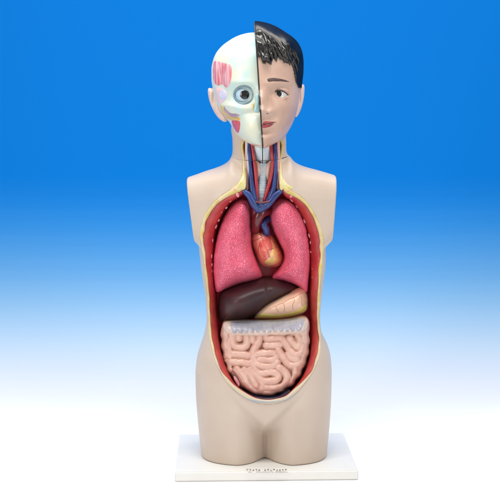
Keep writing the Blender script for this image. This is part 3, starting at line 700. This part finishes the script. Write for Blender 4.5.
while x < 292.5:
    tip = hairline(x)+rl.uniform(1.0, 5.0)
    L_ = rl.uniform(9, 17); lock(max(260.5, x-rl.uniform(2, 6)-(x-258)*.10), tip-L_, x+rl.uniform(-.5, 2.0), tip, rl.uniform(.5, 2.2), rl.uniform(1.7, 2.7)); x += rl.uniform(2.6, 4.2)
for y in (): lock(299.5-rl.uniform(0, 1), y-12, 296.2+(y-62)*.08+rl.uniform(-1.4, .6), y+3, 1.0, rl.uniform(1.0, 1.6))
for k in range(34):
    x = 260.5+rl.random()*35; y = 29+rl.random()*14+(x-260)*.50; lock(x, y, x+rl.uniform(3, 7), y+rl.uniform(10, 15), rl.uniform(.5, 2), rl.uniform(1.3, 2.2))
me_ = bpy.data.meshes.new('locks'); vv, ff = join(*lv); b_ = bmesh.new(); b_.from_mesh(hair.data)
sol = bmesh.ops.solidify(b_, geom=b_.faces[:], thickness=.006)
base_n = len(b_.verts); nv = [b_.verts.new(v) for v in vv]
for f in ff:
    try: b_.faces.new([nv[i] for i in f]).smooth = True
    except ValueError: pass
bmesh.ops.recalc_face_normals(b_, faces=b_.faces[:]); b_.to_mesh(hair.data); b_.free(); hair.data.polygons.foreach_set('use_smooth', [True]*len(hair.data.polygons))
# face details
patch('eyebrow', [(267.0, 78.6), (272, 77.4), (279, 78), (286, 79.8), (291, 82.4), (286, 82.2), (279, 81.8), (272, 82), (268, 82)], FB, M['brow'], face, .0009, 1.5, .5)
def eyeball(name, px, py, r, bvh, parent, mats, ia, pa, fwd, look=(0, 0)):
    h = hit(bvh, px, py); c = h+Vector((0, r-fwd, 0)); d0 = (CAM-c).normalized(); d0 = (d0+Vector((look[0], 0, look[1]))).normalized()
    bm = bmesh.new(); bmesh.ops.create_uvsphere(bm, u_segments=48, v_segments=48, radius=r)
    q = d0.to_track_quat('Z', 'Y')
    for f in bm.faces:
        z = f.calc_center_median().normalized().z; f.material_index = 2 if z > math.cos(pa) else (1 if z > math.cos(ia) else 0); f.smooth = True
    for v in bm.verts: v.co = q @ v.co+c
    me = bpy.data.meshes.new(name); bm.to_mesh(me); bm.free(); return link(name, me, mats, parent)
eyeball('eyeball', 279.2, 94, .0165, FB, face, [M['white'], M['iris'], M['black']], .40, .33, .0040, (-.06, 0))
# lids close over the ball leaving an almond opening
op = [(272, 95.4), (275, 91.8), (279, 90.2), (283.4, 91.2), (287.4, 94.4), (284, 97.4), (279, 98.6), (275, 97.8)]
ol = [(268.5, 95.5), (272, 89.6), (279, 87), (286.5, 88.6), (291, 94), (287.5, 99.5), (279.5, 101.4), (272, 100)]
def lidring(inner, outer, bv, d_in, name, m, par, seg=6, up=0.0):
    I = catmull(inner, seg, True); O = catmull(outer, seg, True); c = hit(bv, 279.2, 94).y-.0040
    r0 = []; r1 = []; r2 = []; r3 = []
    for a, b_ in zip(I, O):
        hb_ = hit(bv, *b_); dx = (a[0]-279.2)*.0021; dz = (a[1]-94)*.0021; yb = c+.0165-math.sqrt(max(.0165**2-dx*dx-dz*dz, 1e-6))
        r0.append(P(*a, yb+.002)); r1.append(P(*a, yb-.0012)); m_ = lerp2(a, b_, .35); r2.append(P(*m_, min(yb-.0016, hit(bv, *m_).y-.0008))); r3.append(hb_+Vector((0, .0006, 0)))
    V, F = loft([r0, r1, r2, r3], False); return mk(name, V, F, m, par)
lidring(op, ol, FB, 0, 'eyelid', M['face'], face)
yl = hit(FB, 279.2, 94).y-.0040
mk('eyelash_line', *tube([P(x, y, yl-.0018+((x-279)**2)*.00007) for x, y in ((271.6, 95.4), (274.6, 92.0), (279, 90.5), (283.6, 91.5), (287.6, 94.4), (289, 95))], [.0008, .0013, .0017, .0014, .001, .0005], 8), M['lid'], face)
patch('upper_lip', [(262.6, 122), (265, 121), (268, 120.8), (272, 121.2), (276, 121.8), (271, 123.6), (262.6, 124.3)], FB, M['lip'], face, .0009, 1.5, .5)
patch('lower_lip', [(262.6, 124.5), (268, 124.2), (274, 123), (271.6, 126), (267, 127.9), (262.6, 128.3)], FB, M['lip'], face, .0018, 2, .5)
mk('mouth_line', *tube([hit(FB, x, y)+Vector((0, -.0006, 0)) for x, y in ((262.8, 124.4), (266, 124), (270, 123.5), (273.6, 122.5), (276.2, 121.9))], [.0006, .0006, .0006, .0005, .0003], 8), M['lid'], face)
patch('nostril', [(265.4, 113.4), (267.4, 112.6), (269, 113.6), (267.6, 114.6)], FB, M['lid'], face, .0004, 1, .4)
relief('ear', [(297.5, 86), (301, 84.2), (304.2, 85.4), (304.4, 92), (303.4, 100), (301.4, 108), (298.8, 114), (296, 117), (293.4, 113), (294, 98)], M['earm'], face, .012, .016, 3, back=.012, cell=.6,
       extra=lambda x, y, d: -.008*gs(x, y, 299.5, 100, 2, 8))
# skull details
relief('ear', [(215.5, 90), (211.5, 88.2), (208.3, 88.6), (208, 94), (209.6, 101.5), (212.6, 109), (216, 115), (220, 119.4), (225, 122), (228, 118), (222, 106), (218, 96)], M['earm'], skull, .010, .016, 3, back=.012, cell=.6,
       extra=lambda x, y, d: -.008*gs(x, y, 213.5, 101, 2, 8))
patch('temporal_muscle', [(213.4, 62), (217, 60.6), (224, 62.5), (231, 65), (232, 74), (230.4, 84), (226.6, 88.4), (222, 85), (217.5, 86), (213.6, 82), (212.6, 72)], KB, M['temporal'], skull, .0016, 3, .7)
patch('pink_tissue', [(214.4, 86), (219, 87), (224, 88), (227, 95), (224.5, 102), (219, 104), (215.6, 97)], KB, M['pinkp'], skull, .0010, 3)
patch('joint_pad', [(221.5, 89), (226, 91), (227.4, 96), (224.6, 100.6), (220, 99.4), (218, 94.4)], KB, M['lav'], skull, .0030, 3.4)
patch('cheek_tendon', [(223.6, 105), (227, 109.4), (231, 112.8), (236.6, 113.4), (240, 115), (237, 118), (231, 117.6), (226.4, 114), (223.6, 110)], KB, M['tendon'], skull, .0016, 2)
patch('facial_nerve', [(219.6, 105.4), (222.8, 105.8), (225, 110.8), (229, 115), (233.6, 117), (239.6, 117.4), (240.4, 119.6), (236, 121), (230.6, 120.4), (225.6, 117.4), (222, 113)], KB, M['nerve'], skull, .0026, 2)
patch('salivary_gland', [(231.4, 120.6), (236, 120), (240, 121.2), (240.4, 126.4), (239, 132.6), (236, 132.2), (233, 127)], KB, M['gland'], skull, .0022, 2)
patch('nasal_cartilage', [(254.5, 96), (257, 93.5), (259.4, 96), (260, 104), (260, 111.5), (256.6, 112.4), (254.4, 110), (255.4, 103)], KB, M['cyan'], skull, .0024, 2)
patch('tear_gland', [(251, 104.6), (254, 103), (254.6, 107), (252.4, 109.6)], KB, M['fat'], skull, .0010, 1.2, .5)
# orbit ring and eyeball
h0 = hit(KB, 243.6, 94.6)
rings = []
for k in range(48):
    a = k*2*math.pi/48; cx_, cy_ = 243.8, 94.8; rr = 1.3
    Yp = []
    for q in range(12):
        b_ = q*2*math.pi/12; rad = 9.0+rr*math.cos(b_); px = cx_+rad*math.cos(a)*1.03; py = cy_+rad*math.sin(a)*.98
        base_ = hit(KB, cx_+9.0*math.cos(a), cy_+9.0*math.sin(a)).y
        Yp.append(P(px, py, base_-rr*.0021*math.sin(b_)*1.0))
    rings.append(Yp)
rings.append(rings[0])
mk('eye_socket_rim', *loft(rings, False), M['orbit'], skull)
eyeball('eyeball', 244.6, 94.8, .0186, KB, skull, [M['eyeb'], M['eyeb'], M['black']], .6, .49, .0165)
patch('jaw_muscle_line', [(236, 137.4), (240, 139.6), (246, 142), (254, 144), (261.4, 145), (261.4, 146.2), (253, 145.6), (245, 143.8), (239, 141.4)], KB, M['jaw'], skull, .0010, 1, .6)

# ------------------------------------------------------------------ faint printed line on the board (too small to read: stroke marks)
def zplane(px, py, z):
    d = ray(px, py); return CAM+d*((z-CAM.z)/d.z)
bm = bmesh.new()
def stroke(x0, y0, x1, y1, wd=.3):
    dx, dy = x1-x0, y1-y0; L = math.hypot(dx, dy) or 1; nx, ny = -dy/L*wd/2, dx/L*wd/2
    q = [bm.verts.new(zplane(x, y, .0004)) for x, y in ((x0+nx, y0+ny), (x1+nx, y1+ny), (x1-nx, y1-ny), (x0-nx, y0-ny))]
    r = [bm.verts.new(v.co+Vector((0, 0, -.0003))) for v in q]
    bm.faces.new(q); 
    for i in range(4): bm.faces.new((q[i], r[i], r[(i+1) % 4], q[(i+1) % 4]))
for i in range(14):
    x = 246.6+i*2.95; 
    if i in (5,): continue
    for _ in range(3):
        if random.random() < .5: stroke(x+random.random()*1.6, 469.0, x+random.random()*1.6, 470.7)
        else: yy = random.choice((469.1, 469.8, 470.6)); stroke(x, yy, x+1.7, yy)
for a, b_ in ((248, 251.5), (256, 261), (261.8, 270), (271.5, 274), (275, 281), (281.6, 287.5)):
    x = a
    while x < b_:
        stroke(x, 472.0, x+.55, 472.0, .7); x += .85
me = bpy.data.meshes.new('printed_line'); bmesh.ops.recalc_face_normals(bm, faces=bm.faces); bm.to_mesh(me); bm.free(); link('printed_line', me, M['ink'], board, False)
